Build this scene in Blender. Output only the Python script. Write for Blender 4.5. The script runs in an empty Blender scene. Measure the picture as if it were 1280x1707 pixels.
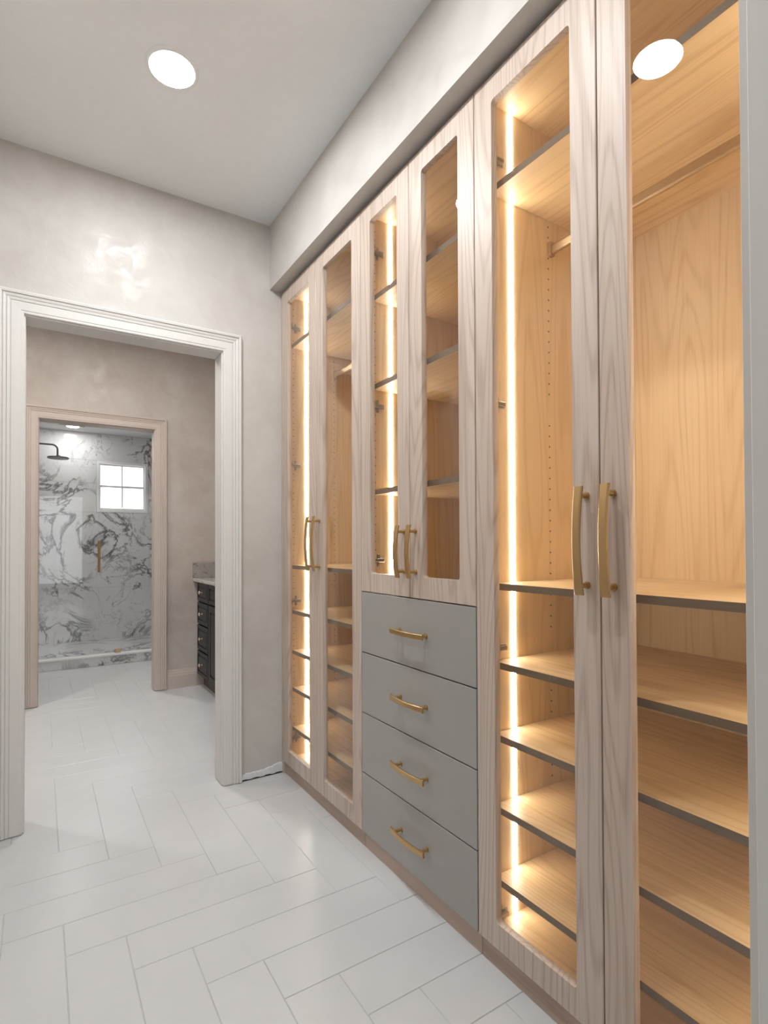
import bpy, bmesh, math, random
from mathutils import Vector, Matrix
random.seed(7)
scene = bpy.context.scene
C = scene.collection

# ------------------------------------------------------------------ camera
FPX, CY, YAW, PITCH, ROLL, CAMH = 903.99, 898.1, 0.565, 0.0124, -0.004, 1.133
cam_d = bpy.data.cameras.new('camera')
cam_d.sensor_fit = 'HORIZONTAL'; cam_d.sensor_width = 36.0
cam_d.lens = FPX / 1280 * 36.0
cam_d.shift_y = (CY - 853.5) / 1280
cam_d.clip_start = 0.02
cam = bpy.data.objects.new('camera', cam_d); C.objects.link(cam)
cyw, syw, cp, sp, cr, sr = math.cos(YAW), math.sin(YAW), math.cos(PITCH), math.sin(PITCH), math.cos(ROLL), math.sin(ROLL)
R0 = Vector((cyw, -syw, 0)); F0 = Vector((syw, cyw, 0)); U0 = Vector((0, 0, 1))
Fw = F0 * cp + U0 * sp; Up = -F0 * sp + U0 * cp
Rt = R0 * cr + Up * sr; Up2 = -R0 * sr + Up * cr
cam.matrix_world = Matrix(((Rt.x, Up2.x, -Fw.x, 0), (Rt.y, Up2.y, -Fw.y, 0), (Rt.z, Up2.z, -Fw.z, CAMH), (0, 0, 0, 1)))
scene.camera = cam

# ------------------------------------------------------------------ world and exposure
world = bpy.data.worlds.new('daylight'); scene.world = world; world.use_nodes = True
wb = world.node_tree.nodes['Background']
wb.inputs[0].default_value = (0.96, 0.985, 1.0, 1); wb.inputs[1].default_value = 2.1
vs = scene.view_settings
vs.view_transform = 'Standard'; vs.look = 'None'; vs.exposure = 0.27; vs.gamma = 1.0; vs.use_curve_mapping = False
CEIL_LAMP = 225.0      # emission of the recessed discs
STRIP = 33.0           # emission of the cabinet light strips
BATH_FILL = 285.0  # emission of unseen lamps added to brighten the bathroom

# ------------------------------------------------------------------ node helpers
class NT:
    def __init__(s, name):
        s.m = bpy.data.materials.new(name); s.m.use_nodes = True
        s.t = s.m.node_tree; s.t.nodes.clear()
        s.out = s.n('ShaderNodeOutputMaterial')
    def n(s, ty, **k):
        x = s.t.nodes.new(ty)
        for a, b in k.items(): setattr(x, a, b)
        return x
    def l(s, a, b): s.t.links.new(a, b)
    def math(s, op, a, b=None, c=None):
        x = s.n('ShaderNodeMath', operation=op)
        for i, v in enumerate((a, b, c)):
            if v is None: continue
            if isinstance(v, (int, float)): x.inputs[i].default_value = v
            else: s.l(v, x.inputs[i])
        return x.outputs[0]
    def mix(s, f, a, b):
        x = s.n('ShaderNodeMix', data_type='RGBA')
        for v, i in ((f, 0), (a, 6), (b, 7)):
            if isinstance(v, (int, float)): x.inputs[i].default_value = v
            elif isinstance(v, tuple): x.inputs[i].default_value = (*v, 1)
            else: s.l(v, x.inputs[i])
        return x.outputs[2]
    def coord(s, scale=(1, 1, 1), rnd=0.0):
        tc = s.n('ShaderNodeTexCoord'); mp = s.n('ShaderNodeMapping')
        v = tc.outputs['Object']
        if rnd:
            oi = s.n('ShaderNodeObjectInfo')
            a = s.n('ShaderNodeVectorMath', operation='ADD'); cmb = s.n('ShaderNodeCombineXYZ')
            r = s.math('MULTIPLY', oi.outputs['Random'], rnd)
            for i in range(3): s.l(r, cmb.inputs[i])
            s.l(v, a.inputs[0]); s.l(cmb.outputs[0], a.inputs[1]); v = a.outputs[0]
        s.l(v, mp.inputs[0]); mp.inputs['Scale'].default_value = scale
        return mp.outputs[0]
    def noise(s, vec, scale, detail=2, rough=.5, dist=0):
        x = s.n('ShaderNodeTexNoise'); s.l(vec, x.inputs['Vector'])
        x.inputs['Scale'].default_value = scale; x.inputs['Detail'].default_value = detail
        x.inputs['Roughness'].default_value = rough; x.inputs['Distortion'].default_value = dist
        return x.outputs['Fac']
    def ramp(s, f, a, b, lo=0., hi=1.):
        x = s.n('ShaderNodeMapRange'); s.l(f, x.inputs[0])
        for i, v in enumerate((a, b, lo, hi)): x.inputs[i + 1].default_value = v
        return x.outputs[0]
    def princ(s, col, rough=.5, metal=0, spec=.5, bump=None, bstr=.1, bdist=.002, coat=0):
        p = s.n('ShaderNodeBsdfPrincipled')
        for v, k in ((col, 'Base Color'), (rough, 'Roughness'), (metal, 'Metallic'), (spec, 'Specular IOR Level'), (coat, 'Coat Weight')):
            if isinstance(v, (int, float)): p.inputs[k].default_value = v
            elif isinstance(v, tuple): p.inputs[k].default_value = (*v, 1)
            else: s.l(v, p.inputs[k])
        if bump is not None:
            b = s.n('ShaderNodeBump'); b.inputs['Strength'].default_value = bstr; b.inputs['Distance'].default_value = bdist
            s.l(bump, b.inputs['Height']); s.l(b.outputs[0], p.inputs['Normal'])
        s.l(p.outputs[0], s.out.inputs[0])
        return s.m

def wood(name, base, dark, light, axis, rough=.45, ring=9.0, amt=.5):
    t = NT(name)
    st = {'z': (1, 1, .07), 'y': (1, .07, 1), 'x': (.07, 1, 1)}[axis]
    fi = {'z': (1, 1, .015), 'y': (1, .015, 1), 'x': (.015, 1, 1)}[axis]
    v = t.coord(st, 9.0); vf = t.coord(fi, 5.0)
    big = t.noise(v, 7.0, 1.5, .45, .25)
    rings = t.math('SINE', t.math('MULTIPLY', big, ring * 6.283))
    rings = t.ramp(rings, -.2, 1.0)
    rings = t.math('POWER', rings, 2.2)
    fib = t.noise(vf, 260.0, 3, .6)
    med = t.noise(vf, 70.0, 2, .5)
    tone = t.noise(v, 2.5, 1)
    c = t.mix(t.ramp(tone, .3, .7), base, light)
    c = t.mix(t.math('MULTIPLY', t.math('MULTIPLY', rings, amt), t.ramp(fib, .3, .65, .45, 1)), c, dark)
    c = t.mix(t.math('MULTIPLY', t.ramp(fib, .52, .72), amt * .6), c, dark)
    c = t.mix(t.math('MULTIPLY', t.ramp(med, .5, .7), amt * .35), c, dark)
    return t.princ(c, rough, bump=fib, bstr=.08, bdist=.0008)

def plain(name, col, rough=.5, metal=0, spec=.5, coat=0):
    t = NT(name)
    n = t.noise(t.coord((1, 1, 1), 3.0), 30, 3)
    c = t.mix(t.ramp(n, .3, .7), tuple(x * .99 for x in col), tuple(min(1, x * 1.01) for x in col))
    return t.princ(c, rough, metal, spec, coat=coat)

def plaster(name, a, b, r0=.33, r1=.66):
    t = NT(name)
    v = t.coord((1, 1, 1))
    n1 = t.noise(v, 1.8, 5, .6, .6); n2 = t.noise(v, 9, 6, .65, .8); n3 = t.noise(v, 45, 4, .6)
    f = t.math('ADD', t.math('MULTIPLY', n1, .6), t.math('MULTIPLY', n2, .4))
    c = t.mix(t.ramp(f, .38, .62), a, b)
    r = t.ramp(n2, .44, .58, r0, r1)
    h = t.math('ADD', t.math('MULTIPLY', n2, .8), t.math('MULTIPLY', n3, .25))
    return t.princ(c, r, spec=.32, bump=h, bstr=.4, bdist=.006)

def emitter(name, col, strength):
    t = NT(name); e = t.n('ShaderNodeEmission')
    e.inputs[0].default_value = (*col, 1); e.inputs[1].default_value = strength
    t.l(e.outputs[0], t.out.inputs[0]); return t.m

def glass(name, tint=(1, 1, 1), refl=1.0):
    t = NT(name)
    tr = t.n('ShaderNodeBsdfTransparent'); tr.inputs[0].default_value = (*tint, 1)
    gl = t.n('ShaderNodeBsdfGlossy'); gl.inputs['Roughness'].default_value = .01; gl.inputs[0].default_value = (1, 1, 1, 1)
    lw = t.n('ShaderNodeLayerWeight'); lw.inputs[0].default_value = .5
    f = t.math('MULTIPLY', t.math('ADD', t.math('MULTIPLY', t.math('POWER', lw.outputs['Facing'], 5.0), .96), .04), refl)
    mx = t.n('ShaderNodeMixShader'); t.l(f, mx.inputs[0]); t.l(tr.outputs[0], mx.inputs[1]); t.l(gl.outputs[0], mx.inputs[2])
    t.l(mx.outputs[0], t.out.inputs[0]); return t.m

def marble(name, base, vein, sc=1.0):
    t = NT(name)
    v = t.coord((sc, sc, sc))
    n = t.noise(v, 1.6, 6, .62, 1.1)
    d = t.math('ABSOLUTE', t.math('SUBTRACT', n, .5))
    line = t.ramp(d, .0, .030, 1, 0)
    m = t.ramp(t.noise(v, 1.3, 3), .40, .54)
    n2 = t.noise(v, 3.1, 7, .6, 1.6)
    d2 = t.math('ABSOLUTE', t.math('SUBTRACT', n2, .47))
    line2 = t.math('MULTIPLY', t.ramp(d2, .0, .012, 1, 0), .75)
    m2 = t.ramp(t.noise(v, 2.1, 2), .44, .55)
    blot = t.math('MULTIPLY', t.ramp(n, .60, .72), .55)
    f = t.math('MAXIMUM', t.math('MULTIPLY', line, m), t.math('MULTIPLY', line2, m2))
    f = t.math('MAXIMUM', f, t.math('MULTIPLY', blot, m))
    c = t.mix(t.ramp(t.noise(v, 2.2, 4), .3, .7), tuple(x * .9 for x in base), base)
    c = t.mix(f, c, vein)
    return t.princ(c, .12)

def brushed(name, col, rough=.32):
    t = NT(name)
    n = t.noise(t.coord((1, 1, 1), 2.0), 40, 2)
    return t.princ(t.mix(n, tuple(x * .95 for x in col), col), t.ramp(n, .3, .7, rough - .02, rough + .03), 1.0)

EXT = dict(base=(.555, .45, .375), dark=(.35, .25, .185), light=(.61, .52, .455))
INT = dict(base=(.68, .475, .25), dark=(.49, .295, .125), light=(.73, .525, .29))
M = {
 'ext_v': wood('washed_oak_vertical', **EXT, axis='z', ring=21, amt=.6),
 'ext_h': wood('washed_oak_lengthwise', base=(.50, .375, .30), dark=(.30, .20, .145), light=(.55, .42, .34), axis='y', ring=6, amt=.5),
 'edge': wood('shaded_edge_band', base=(.155, .098, .052), dark=(.10, .06, .03), light=(.18, .12, .07), axis='y', ring=5, amt=.4, rough=.7),  # facade oak, with the shade on the shelf fronts put into its colour
 'int_v': wood('natural_oak_vertical', **INT, axis='z', ring=15, amt=.42),
 'int_h': wood('natural_oak_lengthwise', **INT, axis='y', ring=16, amt=.55),
 'grey': plain('grey_lacquer', (.355, .34, .32), .38),
 'brass': brushed('brushed_brass', (.60, .41, .20), .3),
 'champ': brushed('champagne_metal', (.55, .42, .26), .40),
 'knob': brushed('pale_gold_metal', (.85, .76, .60), .2),
 'steel': plain('hinge_steel', (.34, .29, .23), .32, 1.0),
 'dark': plain('dark_gap', (.06, .045, .035), .8),
 'wall': plaster('taupe_plaster', (.50, .472, .44), (.575, .55, .52)),
 'bathwall': plaster('tan_plaster', (.46, .40, .355), (.56, .51, .475), .35, .65),
 'ceil': plain('ceiling_paint', (.80, .815, .825), .9),
 'trim': plain('white_trim_paint', (.66, .645, .62), .42),
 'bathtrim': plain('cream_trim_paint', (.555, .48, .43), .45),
 'tile': None, 'grout': plain('grey_grout', (.55, .555, .56), .9),
 'lamp': emitter('lamp_diffuser', (.97, .985, 1), CEIL_LAMP),
 'bathfill': emitter('bathroom_fill_light', (1, .97, .93), BATH_FILL),
 'showerlamp': emitter('shower_lamp_diffuser', (1, .99, .96), 110.0),
 'strip': emitter('light_strip_diffuser', (1, .95, .84), STRIP),
 'white': plain('white_fixture', (.8, .8, .8), .4),
 'glass': glass('clear_cabinet_glass', (.98, .98, .97)),
 'sglass': glass('shower_glass', (.98, .985, .985), .8),
 'wglass': glass('window_glass', (.97, .98, .98), .7),
 'marble': marble('white_veined_marble', (.72, .72, .73), (.08, .08, .085)),
 'counter': marble('grey_granite', (.36, .34, .32), (.10, .09, .08), 5.0),
 'ctop': marble('pale_granite', (.62, .60, .57), (.3, .27, .24), 5.0),
 'navy': plain('charcoal_paint', (.016, .018, .024), .38),
 'plinth_dark': plain('brown_kick', (.10, .075, .06), .5),
 'black': plain('dark_bronze', (.10, .095, .09), .35, .6),
 'patch': plaster('rough_white_plaster', (.60, .61, .62), (.78, .79, .80), .7, .9),
 'vinyl': plain('white_window_frame', (.80, .81, .82), .35),
}
def tile_mat():
    t = NT('white_floor_tile')
    oi = t.n('ShaderNodeObjectInfo')
    v = t.coord((1, 1, 1), 7.0)
    n = t.noise(v, 5, 5, .6, .8)
    s = t.ramp(t.noise(v, 16, 6, .7, 1.5), .74, .82, 0, .3)
    c = t.mix(t.ramp(n, .35, .7), (.57, .58, .59), (.60, .608, .615))
    c = t.mix(t.math('MULTIPLY', oi.outputs['Random'], .25), c, (.585, .592, .60))
    c = t.mix(t.math('MULTIPLY', s, .0), c, (.52, .51, .49))
    return t.princ(c, .25)
M['tile'] = tile_mat()

# ------------------------------------------------------------------ object helpers
W = {}
def empty(name, loc, label=None, cat=None, group=None, kind=None, parent=None):
    o = bpy.data.objects.new(name, None); C.objects.link(o); o.empty_display_size = .05
    W[o] = Vector(loc)
    o.location = W[o] - (W[parent] if parent else Vector())
    if parent: o.parent = parent
    tag(o, label, cat, group, kind); return o
def tag(o, label=None, cat=None, group=None, kind=None):
    for k, v in (('label', label), ('category', cat), ('group', group), ('kind', kind)):
        if v: o[k] = v
    return o
def mk(name, bm, mats, parent=None, smooth=False, **tags):
    if not isinstance(mats, (list, tuple)): mats = [mats]
    bmesh.ops.recalc_face_normals(bm, faces=bm.faces)
    vs_ = [v.co for v in bm.verts]
    lo = Vector([min(v[i] for v in vs_) for i in range(3)]); hi = Vector([max(v[i] for v in vs_) for i in range(3)])
    cen = Vector(((lo.x + hi.x) / 2, (lo.y + hi.y) / 2, lo.z))
    for v in bm.verts: v.co -= cen
    if smooth:
        for f in bm.faces: f.smooth = True
    me = bpy.data.meshes.new(name); bm.to_mesh(me); bm.free()
    for m in mats: me.materials.append(m)
    o = bpy.data.objects.new(name, me); C.objects.link(o)
    W[o] = cen
    o.location = cen - (W[parent] if parent else Vector())
    if parent: o.parent = parent
    tag(o, **tags); return o
def box(bm, x0, x1, y0, y1, z0, z1, mi=0, bev=0):
    b = bmesh.new() if bev else bm
    v = [b.verts.new((x, y, z)) for x in (x0, x1) for y in (y0, y1) for z in (z0, z1)]
    fs = []
    for q in ((0, 1, 3, 2), (4, 6, 7, 5), (0, 4, 5, 1), (2, 3, 7, 6), (0, 2, 6, 4), (1, 5, 7, 3)):
        f = b.faces.new([v[i] for i in q]); f.material_index = mi; fs.append(f)
    if bev:
        bmesh.ops.bevel(b, geom=list(b.edges), offset=bev, segments=1, affect='EDGES')
        add(bm, b, mi)
    return fs
def add(bm, b, mi=0):
    mp = {v: bm.verts.new(v.co) for v in b.verts}
    for f in b.faces:
        try: g = bm.faces.new([mp[v] for v in f.verts]); g.material_index = mi; g.smooth = f.smooth
        except ValueError: pass
    b.free()
def bx(name, x0, x1, y0, y1, z0, z1, mat, parent=None, bev=0, **tags):
    bm = bmesh.new(); box(bm, x0, x1, y0, y1, z0, z1, 0, bev); return mk(name, bm, mat, parent, **tags)
def cyl(bm, c, r, axis, length, seg=20, r2=None, mi=0):
    b = bmesh.new()
    bmesh.ops.create_cone(b, cap_ends=True, segments=seg, radius1=r, radius2=r if r2 is None else r2, depth=length)
    if axis == 'x': bmesh.ops.rotate(b, verts=b.verts, matrix=Matrix.Rotation(math.pi / 2, 3, 'Y'))
    if axis == 'y': bmesh.ops.rotate(b, verts=b.verts, matrix=Matrix.Rotation(math.pi / 2, 3, 'X'))
    bmesh.ops.translate(b, verts=b.verts, vec=c); add(bm, b, mi)
def extrude_poly(bm, pts, ax, a, b, mi=0):
    """pts: 2-D loop; ax: extrusion axis; other axes in cyclic xyz order"""
    def P(p, t): return {'x': (t, p[0], p[1]), 'y': (p[0], t, p[1]), 'z': (p[0], p[1], t)}[ax]
    A_ = [bm.verts.new(P(p, a)) for p in pts]; B_ = [bm.verts.new(P(p, b)) for p in pts]
    n = len(pts)
    fs = [bm.faces.new(A_), bm.faces.new(B_[::-1])]
    for i in range(n): fs.append(bm.faces.new((A_[i], B_[i], B_[(i + 1) % n], A_[(i + 1) % n])))
    for f in fs: f.material_index = mi

# ------------------------------------------------------------------ main measures (metres)
A = 1.023          # door faces
B = 2.589          # back wall face
ZC = 2.74; ZS = 2.418
XL = -0.30         # left wall of the dressing room
XR = 1.66          # wall behind the cabinets
B2 = 4.568         # second partition
Y3 = 5.816         # shower curb face
Y4 = 7.15          # shower back wall
XOL, XOR = -0.051, 0.727; ZO = 2.056       # first opening
X2L, X2R = -0.008, 0.756; ZO2 = 2.046      # second opening
BXL, BXR = -1.35, 1.66                     # bathroom side walls

# ------------------------------------------------------------------ structure
floor = bx('floor', -2.1, 2.3, -3.6, Y4 + .1, -.06, -.0025, M['grout'], kind='structure')
bx('ceiling', BXL - .1, 2.2, .15, Y3, ZC, ZC + .08, M['ceil'], kind='structure')

# plank tiles in a straight herringbone, 15 x 61 cm
TW = .1524; g = .0008; X0, Y0 = .062, 2.36
def tile(x0, x1, y0, y1):
    x0, x1 = max(x0, BXL), min(x1, XR); y0, y1 = max(y0, -.55), min(y1, Y3)
    if x1 - x0 < .02 or y1 - y0 < .02: return
    bm = bmesh.new()
    x0 += g; x1 -= g; y0 += g; y1 -= g; e = .0012
    t = [bm.verts.new(p) for p in ((x0 + e, y0 + e, 0), (x1 - e, y0 + e, 0), (x1 - e, y1 - e, 0), (x0 + e, y1 - e, 0))]
    b = [bm.verts.new(p) for p in ((x0, y0, -.0014), (x1, y0, -.0014), (x1, y1, -.0014), (x0, y1, -.0014))]
    c = [bm.verts.new(p) for p in ((x0, y0, -.006), (x1, y0, -.006), (x1, y1, -.006), (x0, y1, -.006))]
    bm.faces.new(t)
    for i in range(4):
        j = (i + 1) % 4
        bm.faces.new((b[i], b[j], t[j], t[i])); bm.faces.new((c[i], c[j], b[j], b[i]))
    # a hair of unevenness between neighbours
    dz = random.uniform(-.0005, 0)
    for v in bm.verts: v.co.z += dz
    mk('tile', bm, M['tile'], floor)
for i in range(-10, 12):
    for m in range(-4, 5):
        tile(X0 + i * TW, X0 + (i + 1) * TW, Y0 - i * TW + 8 * m * TW, Y0 + (4 - i + 8 * m) * TW)
for j in range(-22, 26):
    # row j is covered by upright tiles where (j+i) mod 8 in 0..3, by one lying tile where it is 4..7
    for k in range(-3, 4):
        i = 4 - j + 8 * k
        if -13 <= i <= 14: tile(X0 + i * TW, X0 + (i + 4) * TW, Y0 + j * TW, Y0 + (j + 1) * TW)

# walls of the dressing room
bx('wall_left', XL - .1, XL, .15, B, 0, ZC, M['wall'], kind='structure')
bx('wall_right', XR, XR + .1, .15, B, 0, ZC, M['wall'], kind='structure')
def wall_with_opening(name, x0, x1, y0, y1, ox0, ox1, oz, ztop, mats):
    bm = bmesh.new()
    box(bm, x0, ox0, y0, y1, 0, ztop); box(bm, ox1, x1, y0, y1, 0, ztop); box(bm, ox0, ox1, y0, y1, oz, ztop)
    if len(mats) > 1:
        bm.normal_update()
        for f in bm.faces:
            if f.calc_center_median().y > y1 - .001: f.material_index = 1
    return mk(name, bm, mats, kind='structure')
wall_back = wall_with_opening('wall_back', BXL, XR, B, B + .11, XOL - .02, XOR + .02, ZO + .02, ZC, [M['wall'], M['bathwall']])
wall_far = wall_with_opening('wall_far', BXL, BXR, B2, B2 + .11, X2L - .02, X2R + .02, ZO2 + .02, ZC, [M['bathwall']])
wall_near = wall_with_opening('wall_near', -2.1, 2.3, .15, .285, -.30, .66 + .02, 2.08, ZC, [M['wall']])
bx('wall_bath_left', BXL - .1, BXL, B, Y4 + .1, 0, ZC, M['bathwall'], kind='structure')
bx('wall_bath_right', BXR, BXR + .1, B, Y4 + .1, 0, ZC, M['bathwall'], kind='structure')
# soffit over the cabinets
bx('soffit', .969, XR, .285, B, ZS, ZC, M['wall'], kind='structure')

# unfinished plaster strip where the baseboard is missing
bm = bmesh.new(); n = 26; top = []; bot = []
for i in range(n + 1):
    x = XOR + .095 + (1.036 - XOR - .095) * i / n
    h = .026 + .022 * i / n + .004 * math.sin(i * .35) + random.uniform(-.0025, .0025)
    b0 = .004 + .003 * math.sin(i * .9) + random.uniform(0, .002)
    th = .004 + random.uniform(0, .003)
    top.append([bm.verts.new((x, B - .0005, h)), bm.verts.new((x, B - th, h - .004))]); bot.append([bm.verts.new((x, B - .0005, b0)), bm.verts.new((x, B - th - .002, b0))])
for i in range(n):
    bm.faces.new((top[i][0], top[i + 1][0], top[i + 1][1], top[i][1]))
    bm.faces.new((top[i][1], top[i + 1][1], bot[i + 1][1], bot[i][1]))
    bm.faces.new((bot[i][1], bot[i + 1][1], bot[i + 1][0], bot[i][0]))
mk('plaster_strip', bm, M['patch'], wall_back, label='rough white strip of unfinished plaster at the floor')
bx('shadow_gap', XOR + .095, 1.036, B - .0105, B - .0006, -.002, .0035, M['dark'], wall_back, label='dark crack between plaster and floor tiles')

# door casings: stepped profile swept round an opening
PROF = [(0, 0), (0, .011), (.003, .0125), (.010, .0125), (.012, .0145), (.042, .0155), (.045, .013), (.0475, .0165), (.055, .018), (.058, .0145), (.0605, .018), (.068, .020), (.071, .0165), (.074, .023), (.082, .0245), (.087, .020), (.087, 0)]
def casing(name, x0, x1, z1, ysurf, sgn, mat, jy0, jy1, floor_gap=0.0):
    """x0,x1,z1: clear opening; ysurf: wall face; sgn: direction out of the wall; jamb spans jy0..jy1"""
    root = empty(name, ((x0 + x1) / 2, ysurf, 0), kind='structure')
    r = .006
    def leg(side):
        bm = bmesh.new(); n = len(PROF); lo = []; hi = []
        for d, t in PROF:
            x = (x0 - r - d) if side < 0 else (x1 + r + d)
            lo.append(bm.verts.new((x, ysurf + sgn * t, floor_gap))); hi.append(bm.verts.new((x, ysurf + sgn * t, z1 + r + d)))
        for i in range(n): bm.faces.new((lo[i], lo[(i + 1) % n], hi[(i + 1) % n], hi[i]))
        bm.faces.new(lo); bm.faces.new(hi[::-1])
        mk('casing_leg', bm, mat, root)
    leg(-1); leg(1)
    bm = bmesh.new(); n = len(PROF); lo = []; hi = []
    for d, t in PROF:
        lo.append(bm.verts.new((x0 - r - d, ysurf + sgn * t, z1 + r + d))); hi.append(bm.verts.new((x1 + r + d, ysurf + sgn * t, z1 + r + d)))
    for i in range(n): bm.faces.new((lo[i], lo[(i + 1) % n], hi[(i + 1) % n], hi[i]))
    bm.faces.new(lo); bm.faces.new(hi[::-1])
    mk('casing_head', bm, mat, root)
    if jy0 is not None:
        bx('jamb', x0 - .019, x0, jy0, jy1, floor_gap, z1, mat, root, .001)
        bx('jamb', x1, x1 + .019, jy0, jy1, floor_gap, z1, mat, root, .001)
        bx('jamb_head', x0 - .019, x1 + .019, jy0, jy1, z1, z1 + .019, mat, root, .001)
    return root
casing('trim_1', XOL, XOR, ZO, B, -1, M['trim'], B - .001, B + .111, .003)
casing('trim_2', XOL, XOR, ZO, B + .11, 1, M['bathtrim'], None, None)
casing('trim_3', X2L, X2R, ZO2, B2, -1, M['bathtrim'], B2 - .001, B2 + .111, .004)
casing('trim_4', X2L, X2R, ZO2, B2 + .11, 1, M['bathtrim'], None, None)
casing('trim_5', -.279, .66, 2.06, .285, 1, M['trim'], .149, .286)

# bedroom behind the viewer; wide unseen opening added and sized for daylight fill
bx('wall_bedroom_left', -2.1, -2.0, -3.5, .15, 0, ZC, M['wall'], kind='structure')
bx('wall_bedroom_right', 2.2, 2.3, -3.5, .15, 0, ZC, M['wall'], kind='structure')
bx('ceiling_bedroom', -2.1, 2.3, -3.6, .15, ZC, ZC + .08, M['ceil'], kind='structure')
bm = bmesh.new()
for q in ((-2.0, -1.9, 0, ZC), (2.1, 2.2, 0, ZC), (-1.9, 2.1, 0, .25), (-1.9, 2.1, 2.45, ZC)): box(bm, q[0], q[1], -3.6, -3.5, q[2], q[3])
mk('wall_bedroom_back', bm, M['wall'], kind='structure')
# bathroom baseboards
def baseboard(name, pts_x0, pts_x1, y, sgn, mat):
    pr = [(0, 0), (.014, 0), (.014, .10), (.011, .108), (.011, .118), (.007, .128), (.004, .145), (0, .147)]
    bm = bmesh.new(); n = len(pr)
    a = [bm.verts.new((pts_x0, y + sgn * p, z)) for p, z in pr]; b = [bm.verts.new((pts_x1, y + sgn * p, z)) for p, z in pr]
    for i in range(n): bm.faces.new((a[i], a[(i + 1) % n], b[(i + 1) % n], b[i]))
    bm.faces.new(a); bm.faces.new(b[::-1])
    mk(name, bm, mat, kind='structure')
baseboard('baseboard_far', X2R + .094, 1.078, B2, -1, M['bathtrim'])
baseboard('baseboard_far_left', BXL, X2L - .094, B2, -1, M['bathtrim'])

ZSC = 2.46
# ------------------------------------------------------------------ recessed lamps, with added bathroom fill lights
def disc_lamp(x, y, z, label, mat, group=None, r=.072):
    t = empty('recessed_light', (x, y, z), label, 'ceiling light', group)
    bm = bmesh.new(); seg = 40; rings = []
    for rr, zz in ((r, -.006), (r + .006, -.007), (r + .012, -.004), (r + .014, 0)):
        rings.append([bm.verts.new((x + rr * math.cos(2 * math.pi * k / seg), y + rr * math.sin(2 * math.pi * k / seg), z + zz)) for k in range(seg)])
    for a, b in zip(rings, rings[1:]):
        for k in range(seg): bm.faces.new((a[k], a[(k + 1) % seg], b[(k + 1) % seg], b[k]))
    mk('trim_ring', bm, M['white'], t, True)
    bm = bmesh.new(); cyl(bm, (x, y, z - .0035), r, 'z', .005, 40)
    mk('diffuser', bm, mat, t)
disc_lamp(.370, 1.901, ZC, 'round white recessed ceiling light nearest the doorway wall', M['lamp'])
disc_lamp(.352, 1.010, ZC, 'round recessed ceiling light seen only mirrored in the right glass cabinet door', M['lamp'])
disc_lamp(-.80, 3.65, ZC, 'added unseen fill light over the left side of the room beyond the doorway', M['bathfill'])
disc_lamp(.45, 3.45, ZC, 'added unseen fill light beside the vanity beyond the doorway', M['bathfill'])
disc_lamp(.30, 6.86, ZSC, 'small recessed light in the shower ceiling by the window wall', M['showerlamp'], r=.06)
disc_lamp(.38, 5.30, ZC, 'added unseen fill light in front of the shower', M['bathfill'])

# ------------------------------------------------------------------ cabinets
FT = .020                       # door thickness
CX = A + FT + .002              # carcass front
BKX = 1.622                     # back panel face
SH = A + .045                   # shelf front
def handle_arch(axis, y, z, L, parent, bow=.010):
    """curved bar pull with two posts. axis 'z' upright, 'y' lying; (y,z) centre"""
    bm = bmesh.new(); n = 14; hw = .0085 if axis == 'y' else .0098; th = .0045; secs = []
    for i in range(n + 1):
        t = -1 + 2 * i / n
        d = A - .027 - bow * (1 - t * t)
        s = t * L / 2; w = hw * (1 + .12 * t * t)
        q = [(d - th, -w * .75), (d - th * .6, -w), (d + th * .4, -w), (d + th * .4, w), (d - th * .6, w), (d - th, w * .75)]
        secs.append([bm.verts.new((px, y + pw, z + s) if axis == 'z' else (px, y + s, z + pw)) for px, pw in q])
    for a, b in zip(secs, secs[1:]):
        for k in range(6): bm.faces.new((a[k], a[(k + 1) % 6], b[(k + 1) % 6], b[k]))
    bm.faces.new(secs[0]); bm.faces.new(secs[-1][::-1])
    h = mk('handle', bm, M['brass'], parent)
    for s in (-1, 1):
        o = s * (L / 2 - .020)
        c = (y, z + o) if axis == 'z' else (y + o, z)
        cyl_b = bmesh.new()
        dd = A - .027 - bow * (1 - (o / (L / 2)) ** 2)
        cyl(cyl_b, ((A + dd) / 2, c[0], c[1]), .0055, 'x', A - dd, 14)
        cyl(cyl_b, (A - .002, c[0], c[1]), .0085, 'x', .004, 14)
        add(bm2 := bmesh.new(), cyl_b)
        POSTS.append((bm2, parent))
    return h
POSTS = []
def flush_posts():
    for b, p in POSTS: mk('handle_post', b, M['brass'], p)
    POSTS.clear()
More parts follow.
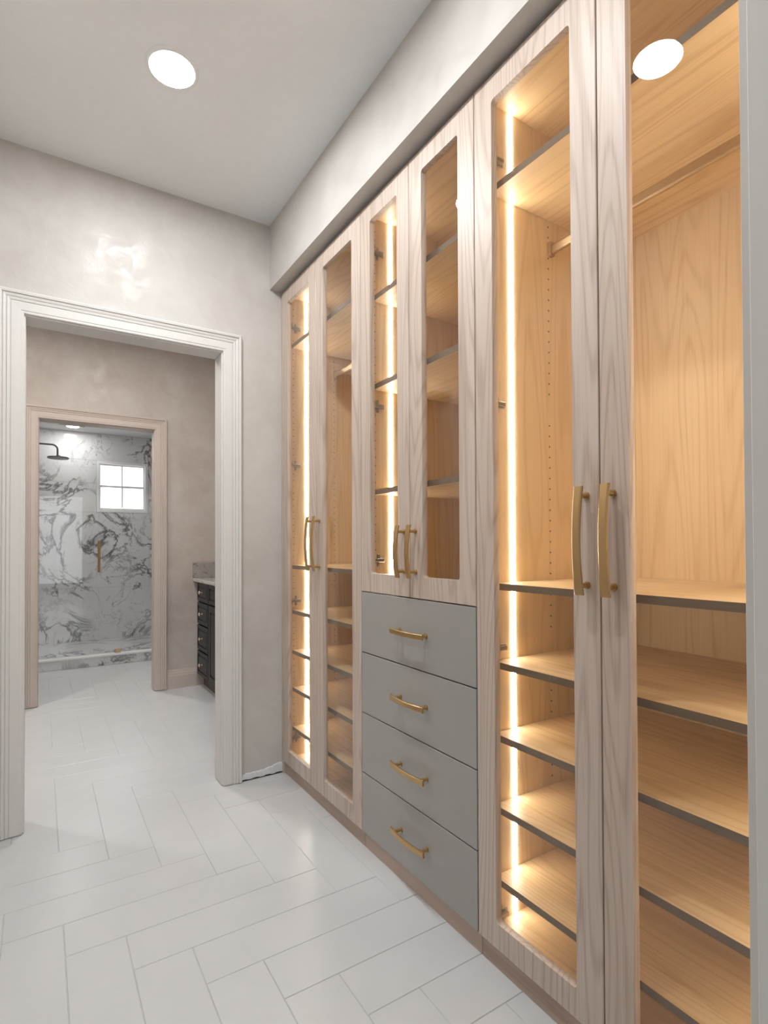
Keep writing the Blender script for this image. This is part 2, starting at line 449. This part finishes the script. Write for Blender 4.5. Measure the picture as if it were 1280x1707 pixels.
def frame_mesh(y0, y1, z0, z1, wy, wz0, wz1, x0, x1, rad=.010):
    """flat frame (x0..x1 thick) with a round-cornered opening"""
    iy0, iy1, iz0, iz1 = y0 + wy, y1 - wy, z0 + wz0, z1 - wz1
    N = 4
    def arc(cy, cz, a0): return [(cy + rad * math.cos(a0 + math.pi / 2 * k / N), cz + rad * math.sin(a0 + math.pi / 2 * k / N)) for k in range(N + 1)]
    arcs = [arc(iy0 + rad, iz0 + rad, math.pi), arc(iy1 - rad, iz0 + rad, 1.5 * math.pi), arc(iy1 - rad, iz1 - rad, 0), arc(iy0 + rad, iz1 - rad, .5 * math.pi)]
    outer = [(y0, z0), (y1, z0), (y1, z1), (y0, z1)]
    e = .0015
    oc = [(y0 + e, z0 + e), (y1 - e, z0 + e), (y1 - e, z1 - e), (y0 + e, z1 - e)]
    bm = bmesh.new()
    def layer(x, cs): return [bm.verts.new((x, *c)) for c in cs], [[bm.verts.new((x, *p)) for p in a] for a in arcs]
    of, inf = layer(x0, oc); ob, inb = layer(x1, outer)
    om = [bm.verts.new((x0 + e, *c)) for c in outer]
    for o, inn in ((of, inf), (ob, inb)):
        for c in range(4):
            a = inn[c]
            for k in range(N): bm.faces.new((o[c], a[k], a[k + 1]))
            d = (c + 1) % 4
            bm.faces.new((o[c], a[N], inn[d][0], o[d]))
    for c in range(4):
        d = (c + 1) % 4
        bm.faces.new((of[c], of[d], om[d], om[c])); bm.faces.new((om[c], om[d], ob[d], ob[c]))
    lf = [v for a in inf for v in a]; lb = [v for a in inb for v in a]; n = len(lf)
    for k in range(n): bm.faces.new((lf[k], lf[(k + 1) % n], lb[(k + 1) % n], lb[k]))
    return bm, (iy0, iy1, iz0, iz1)
def glass_door(root, y0, y1, z0, z1, hy, hz, hl):
    bm, (a, b, c, d) = frame_mesh(y0 + .0015, y1 - .0015, z0 + .0015, z1 - .0015, .0685, .0685, .0685, A, A + FT)
    dr = mk('door', bm, M['ext_v'], root)
    bx('glass_pane', A + .0105, A + .0145, a - .004, b + .004, c - .004, d + .004, M['glass'], dr)
    handle_arch('z', hy, hz, hl, dr); flush_posts()
    return dr
def hinge(root, z, yin, s):
    """s=+1: on the far side panel (faces -y), s=-1: on the near side panel"""
    bm = bmesh.new(); x = CX
    box(bm, x + .030, x + .070, *sorted((yin, yin - s * .003)), z - .009, z + .009, 0, .001)
    box(bm, x + .004, x + .062, *sorted((yin - s * .003, yin - s * .016)), z - .006, z + .006, 0, .001)
    box(bm, x + .036, x + .046, *sorted((yin, yin - s * .005)), z - .024, z + .024, 0, .001)
    cyl(bm, (x + .002, yin - s * .030, z), .015, 'x', .010, 16)
    box(bm, x + .000, x + .010, *sorted((yin - s * .012, yin - s * .030)), z - .008, z + .008, 0, .001)
    mk('hinge', bm, M['steel'], root)
def shelf(root, ya, yb, ztop, th=.018, name='shelf'):
    bm = bmesh.new()
    box(bm, SH + .001, BKX, ya + .001, yb - .001, ztop - th, ztop)
    s = mk(name, bm, M['int_h'], root)
    bx('edge_band', SH, SH + .001, ya + .001, yb - .001, ztop - th, ztop, M['edge'], s)
def light_strip(root, z0, z1, yin, s, zcuts):
    """emitting profile set in the side panel; shelves interrupt it"""
    segs = []; z = z0
    for a, b in sorted(zcuts):
        if a > z: segs.append((z, a))
        z = b
    if z < z1: segs.append((z, z1))
    for a, b in segs:
        bx('light_strip', 1.140, 1.153, *sorted((yin, yin - s * .003)), a + .001, b - .001, M['strip'], root)
def pin_holes(root, ya, yb, za, zb, skip):
    bm = bmesh.new()
    for yin, s in ((yb, 1), (ya, -1)):
        for x in (1.075, 1.305):
            z = za
            while z < zb:
                if not any(a - .004 < z < b + .004 for a, b in skip): cyl(bm, (x, yin - s * .0003, z), .0026, 'y', .0006, 8)
                z += .032
    mk('pin_hole', bm, M['dark'], root, kind='stuff')
def rod(root, ya, yb, x, z):
    bm = bmesh.new(); pts = []
    for k in range(20):
        a = 2 * math.pi * k / 20
        pts.append((x + .0075 * math.cos(a), z + (.0075 if math.sin(a) >= 0 else -.0075) + .0075 * math.sin(a)))
    extrude_poly(bm, pts, 'y', ya + .012, yb - .012)
    r = mk('hanging_rod', bm, M['champ'], root)
    for yin, s in ((yb, 1), (ya, -1)):
        bm = bmesh.new()
        pts = [(x - .012, z + .022), (x - .012, z - .012), (x - .007, z - .019), (x + .007, z - .019), (x + .012, z - .012), (x + .012, z + .022)]
        extrude_poly(bm, pts, 'y', *sorted((yin, yin - s * .014)))
        mk('rod_bracket', bm, M['champ'], r)
def carcass(root, y0, y1, zlow, ztop=2.400, near_end=False):
    t = .0185
    bx('side_panel', CX, BKX + .018, y1 - t, y1 - .0005, 0.0 if y1 > 2 else .0, ztop, M['int_v'], root)
    bx('side_panel', CX, BKX + .018, y0 + .0005, y0 + t, 0.0, ztop, M['int_v'], root)
    bx('top_panel', CX, BKX, y0 + t, y1 - t, ztop - .018, ztop, M['int_h'], root)
    bx('bottom_panel', CX, BKX, y0 + t, y1 - t, .067, .085, M['int_h'], root)
    bx('back_panel', BKX, BKX + .018, y0 + t, y1 - t, .067, ztop, M['int_v'], root)
    bx('plinth', A + .0144, A + .0144 + .016, y0 + .001, y1 - .001, 0, .0625, M['ext_h'], root, .001)
    return y0 + t, y1 - t

def wardrobe(y0, y1, label, up, main, rest, hinges, near_strip, mirror_note=None):
    root = empty('wardrobe_cabinet', (CX + .3, (y0 + y1) / 2, 0), label, 'cabinet')
    ya, yb = carcass(root, y0, y1, 0)
    zs = [(up, .019), (main, .018)] + [(z, .018) for z in rest]
    for z, th in zs: shelf(root, ya, yb, z, th)
    cuts = [(z - th, z) for z, th in zs]
    light_strip(root, .086, 2.381, yb, 1, cuts)
    if near_strip: light_strip(root, .086, 2.381, ya, -1, cuts)
    pin_holes(root, ya, yb, .15, 2.33, cuts + [(h - .03, h + .03) for h in hinges])
    rod(root, ya, yb, 1.312, 2.030)
    for h in hinges: hinge(root, h, yb, 1); hinge(root, h, ya, -1)
    ym = (y0 + y1) / 2
    glass_door(root, ym, y1, .0625, 2.402, ym + .033, 1.142, .238)
    glass_door(root, y0, ym, .0625, 2.402, ym - .033, 1.142, .238)
    return root
Y12, Y23, Y30 = 1.775, 1.1366, .345
far = wardrobe(Y12, 2.563, 'tall glass-door oak wardrobe in the far corner beside the doorway', 2.147, 1.036, [.812, .612, .427, .232], [2.23, 1.537, .859, .177], False)
near = wardrobe(Y30, Y23, 'tall glass-door oak wardrobe nearest the viewer, widest in view', 2.140, 1.027, [.810, .610, .413, .216], [2.22, 1.529, .845, .105], True)
bx('filler_strip', A + .006, CX + .02, 2.564, B, 0, 2.402, M['ext_v'], far)
bx('filler_strip', A + .006, CX + .02, .287, Y30 - .0005, 0, 2.402, M['ext_v'], near)

mid = empty('display_cabinet', (CX + .3, (Y12 + Y23) / 2, 0), 'middle oak cabinet with short glass doors above four grey drawers', 'cabinet')
ya, yb = carcass(mid, Y23, Y12, 0)
shelf(mid, ya, yb, .975, .022, 'divider_shelf')
cuts = []
for z in (2.082, 1.744, 1.344):
    shelf(mid, ya, yb, z, .019); cuts.append((z - .019, z))
light_strip(mid, .976, 2.381, yb, 1, cuts)
pin_holes(mid, ya, yb, 1.02, 2.36, cuts + [(h - .03, h + .03) for h in (2.249, 1.663, 1.077)])
for h in (2.249, 1.663, 1.077): hinge(mid, h, yb, 1); hinge(mid, h, ya, -1)
ym = (Y12 + Y23) / 2
glass_door(mid, ym, Y12, .961, 2.402, ym + .033, 1.113, .172)
glass_door(mid, Y23, ym, .961, 2.402, ym - .033, 1.113, .172)
for (z0, z1, hz) in ((.734, .961, .848), (.509, .734, .625), (.286, .509, .402), (.0635, .286, .183)):
    bm = bmesh.new()
    box(bm, A, A + FT - .001, Y23 + .0025, Y12 - .0025, z0 + .002, z1 - .002, 0, .001)
    dw = mk('drawer', bm, M['grey'], mid)
    bm = bmesh.new()       # drawer box behind the front
    a, b = Y23 + .035, Y12 - .035
    box(bm, A + FT + .002, 1.55, a, a + .012, z0 + .02, z1 - .04); box(bm, A + FT + .002, 1.55, b - .012, b, z0 + .02, z1 - .04)
    box(bm, 1.538, 1.55, a + .012, b - .012, z0 + .02, z1 - .04); box(bm, A + FT + .002, 1.538, a + .012, b - .012, z0 + .02, z0 + .032)
    mk('drawer_box', bm, M['int_v'], dw)
    handle_arch('y', ym - .014, hz, .184, dw, .009); flush_posts()

# ------------------------------------------------------------------ vanity in the bathroom
VX = 1.083; VY1 = B2 - .001; VY0 = 2.95
van = empty('bathroom_vanity', (VX + .28, (VY0 + VY1) / 2, 0), 'charcoal panelled vanity with grey stone top, half hidden by the door casing', 'vanity')
bx('carcass', VX + .018, BXR - .001, VY0, VY1, .09, .848, M['navy'], van)
bx('toe_kick', VX + .055, BXR - .001, VY0 + .01, VY1, 0, .09, M['plinth_dark'], van)
bx('countertop', VX - .034, BXR - .001, VY0 - .02, VY1, .8485, .874, M['ctop'], van, .003)
bx('side_splash', VX - .034, BXR - .022, VY1 - .02, VY1, .8745, .999, M['counter'], van, .002, label='grey stone splash standing on the countertop')
bx('back_splash', BXR - .021, BXR - .001, VY0 - .02, VY1, .8745, .999, M['counter'], van, .002)
def raised_front(name, y0, y1, z0, z1, m=.028):
    """front with a frame and a raised field"""
    bm = bmesh.new()
    box(bm, VX + .006, VX + .0175, y0 + .0015, y1 - .0015, z0 + .0015, z1 - .0015)
    for q in ((y0 + .0015, y0 + m, z0 + .0015, z1 - .0015), (y1 - m, y1 - .0015, z0 + .0015, z1 - .0015), (y0 + m, y1 - m, z0 + .0015, z0 + m), (y0 + m, y1 - m, z1 - m, z1 - .0015)):
        box(bm, VX, VX + .006, *q)
    if z1 - z0 > 2 * m + .04: box(bm, VX + .001, VX + .006, y0 + m + .014, y1 - m - .014, z0 + m + .014, z1 - m - .014)
    return mk(name, bm, M['navy'], van)
def knob(parent, y, z):
    bm = bmesh.new()
    cyl(bm, (VX - .002, y, z), .008, 'x', .004, 14); cyl(bm, (VX - .012, y, z), .005, 'x', .020, 12)
    b = bmesh.new(); bmesh.ops.create_uvsphere(b, u_segments=14, v_segments=8, radius=.0145)
    bmesh.ops.scale(b, verts=b.verts, vec=(.6, 1, 1)); bmesh.ops.translate(b, verts=b.verts, vec=(VX - .024, y, z)); add(bm, b)
    mk('knob', bm, M['knob'], parent, True)
for z0, z1 in ((.695, .840), (.512, .682), (.305, .500), (.100, .293)):
    knob(raised_front('drawer', 4.222, VY1 - .012, z0, z1), 4.39, (z0 + z1) / 2)
for a, b in ((3.40, 4.210), (2.965, 3.388)):
    raised_front('false_drawer', a, b, .695, .840)
for a, b in ((3.808, 4.210), (3.40, 3.796), (2.965, 3.388)):
    knob(raised_front('door', a, b, .100, .682, .05), b - .03 if a < 3.7 else a + .03, .60)

# ------------------------------------------------------------------ shower
ZSC = 2.46; SXL, SXR = -.42, 1.55; SF = .045
bx('ceiling_shower', BXL, BXR, Y3, Y4, ZSC, ZC, M['ceil'], kind='structure')
bx('floor_shower', BXL, BXR, Y3 + .1, Y4, -.0024, SF, M['marble'], kind='structure')
bx('wall_shower_left', SXL - .1, SXL, Y3, Y4, 0, ZSC, M['marble'], kind='structure')
bx('wall_shower_right', SXR, BXR, Y3, Y4, 0, ZSC, M['marble'], kind='structure')
WX0, WX1, WZ0, WZ1 = .553, 1.112, 1.537, 2.142
bm = bmesh.new()
box(bm, BXL, WX0, Y4 + .012, Y4 + .12, 0, ZSC + .1); box(bm, WX1, BXR, Y4 + .012, Y4 + .12, 0, ZSC + .1)
box(bm, WX0, WX1, Y4 + .012, Y4 + .12, 0, WZ0); box(bm, WX0, WX1, Y4 + .012, Y4 + .12, WZ1, ZSC + .1)
wsb = mk('wall_shower_back', bm, M['grout'], kind='structure')
def wtile(x0, x1, z0, z1):
    # clip round the window
    rects = [(x0, x1, z0, z1)]
    if x1 > WX0 and x0 < WX1 and z1 > WZ0 and z0 < WZ1:
        rects = []
        if z0 < WZ0: rects.append((x0, x1, z0, WZ0))
        if z1 > WZ1: rects.append((x0, x1, WZ1, z1))
        za, zb = max(z0, WZ0), min(z1, WZ1)
        if x0 < WX0: rects.append((x0, WX0, za, zb))
        if x1 > WX1: rects.append((WX1, x1, za, zb))
    for a, b, c, d in rects:
        if b - a > .01 and d - c > .01:
            o = bx('tile', a + .0008, b - .0008, Y4, Y4 + .012, c + .0008, d - .0008, M['marble'], wsb)
            # keep the slab pattern running over the joints
            me = o.data; off = W[o]
            for v in me.vertices: v.co += off
            o.location -= off; W[o] = Vector()
            o.location = -W[wsb]
for r in range(5):
    z0 = SF + r * .61; z1 = min(z0 + .61, ZSC)
    x = SXL - (.45 if r % 2 else .0)
    while x < SXR and z0 < ZSC:
        wtile(max(x, SXL), min(x + 1.0, SXR), z0, z1); x += 1.0
# curb
curb = empty('shower_curb', (.4, Y3 + .05, 0), 'low marble shower curb with a pale top behind the far doorway', 'curb')
bx('curb_face', SXL, SXR, Y3 + .004, Y3 + .099, 0, .082, M['marble'], curb)
bx('curb_cap', SXL, SXR, Y3 - .004, Y3 + .103, .0825, .1, M['white'], curb, .002)
# window
win = empty('window_1', ((WX0 + WX1) / 2, Y4 + .05, WZ0), kind='structure')
def rect_frame(name, x0, x1, z0, z1, w, ya, yb, mat, parent, wb=None):
    bm = bmesh.new(); wb = wb or w
    box(bm, x0, x0 + w, ya, yb, z0, z1); box(bm, x1 - w, x1, ya, yb, z0, z1)
    box(bm, x0 + w, x1 - w, ya, yb, z0, z0 + wb); box(bm, x0 + w, x1 - w, ya, yb, z1 - w, z1)
    return mk(name, bm, mat, parent)
rect_frame('window_frame', WX0 + .001, WX1 - .001, WZ0 + .001, WZ1 - .001, .03, Y4 - .004, Y4 + .09, M['vinyl'], win)
zm = (WZ0 + WZ1) / 2
up_s = rect_frame('sash', WX0 + .031, WX1 - .031, zm, WZ1 - .031, .014, Y4 + .055, Y4 + .075, M['vinyl'], win, .022)
lo_s = rect_frame('sash', WX0 + .031, WX1 - .031, WZ0 + .031, zm + .012, .016, Y4 + .030, Y4 + .050, M['vinyl'], win, .022)
xm = (WX0 + WX1) / 2
for s, a, b, yy in ((up_s, zm, WZ1 - .03, Y4 + .065), (lo_s, WZ0 + .05, zm + .01, Y4 + .040)):
    bx('muntin', xm - .006, xm + .006, yy - .006, yy + .006, a + .012, b - .012, M['grout'], s)
    for x0, x1 in ((WX0 + .045, xm - .006), (xm + .006, WX1 - .045)):
        bx('pane', x0, x1, yy - .002, yy + .002, a + .01, b - .01, M['wglass'], s)
# glass door and fixed panel
gd = empty('shower_enclosure', (.4, Y3 + .05, .1), 'frameless clear glass shower enclosure with slim brass pull', 'shower enclosure')
sd = bx('glass_door', .447, 1.22, Y3 + .045, Y3 + .055, .108, 2.30, M['sglass'], gd)
bm = bmesh.new()
for yy in (Y3 + .012, Y3 + .088):
    cyl(bm, (.478, yy, 1.037), .009, 'z', .30, 14)
for z in (.93, 1.14): cyl(bm, (.478, Y3 + .05, z), .006, 'y', .076, 12)
mk('handle', bm, M['brass'], sd)
bx('pivot_hinge', .615, .668, Y3 + .036, Y3 + .064, .101, .142, M['champ'], sd, .002)
bx('fixed_glass', SXL, .443, Y3 + .045, Y3 + .055, .101, 2.30, M['sglass'], gd)
bx('wall_channel', SXL, SXL + .012, Y3 + .04, Y3 + .06, .101, 2.30, M['champ'], gd)
# wall shower head
sh = empty('rain_shower', (.15, 6.6, 2.06), 'dark shower head on a bent arm against the marble', 'shower')
bm = bmesh.new(); R_ = .009
pts = [Vector((SXL, 6.6, 2.197))] + [Vector((.10, 6.6, 2.197))]
for k in range(1, 7):
    a = k / 6 * math.pi / 2; pts.append(Vector((.10 + .05 * math.sin(a), 6.6, 2.197 - .05 * (1 - math.cos(a)))))
pts.append(Vector((.15, 6.6, 2.075)))
prev = None
for i, p in enumerate(pts):
    d = (pts[min(i + 1, len(pts) - 1)] - pts[max(i - 1, 0)]).normalized(); nrm = Vector((0, 1, 0)); bn = d.cross(nrm)
    ring = [bm.verts.new(p + nrm * R_ * math.cos(2 * math.pi * k / 12) + bn * R_ * math.sin(2 * math.pi * k / 12)) for k in range(12)]
    if prev:
        for k in range(12): bm.faces.new((prev[k], prev[(k + 1) % 12], ring[(k + 1) % 12], ring[k]))
    else: bm.faces.new(ring)
    prev = ring
bm.faces.new(prev)
mk('arm', bm, M['black'], sh, True)
bm = bmesh.new(); cyl(bm, (.155, 6.6, 2.062), .098, 'z', .014, 32); cyl(bm, (.155, 6.6, 2.078), .02, 'z', .02, 16)
mk('shower_head', bm, M['black'], sh)
bm = bmesh.new(); cyl(bm, (SXL + .005, 6.6, 2.197), .028, 'x', .01, 20); mk('flange', bm, M['black'], sh)
# ceiling vent of the shower
vt = empty('ceiling_vent', (.29, 6.72, ZSC), 'dark slotted vent in the shower ceiling', 'vent')
rect = bmesh.new(); box(rect, .17, .41, 6.62, 6.82, ZSC - .006, ZSC - .0005); mk('backing', rect, M['black'], vt)
for k in range(6): bx('slat', .18, .40, 6.635 + k * .03, 6.648 + k * .03, ZSC - .012, ZSC - .0065, M['steel'], vt)
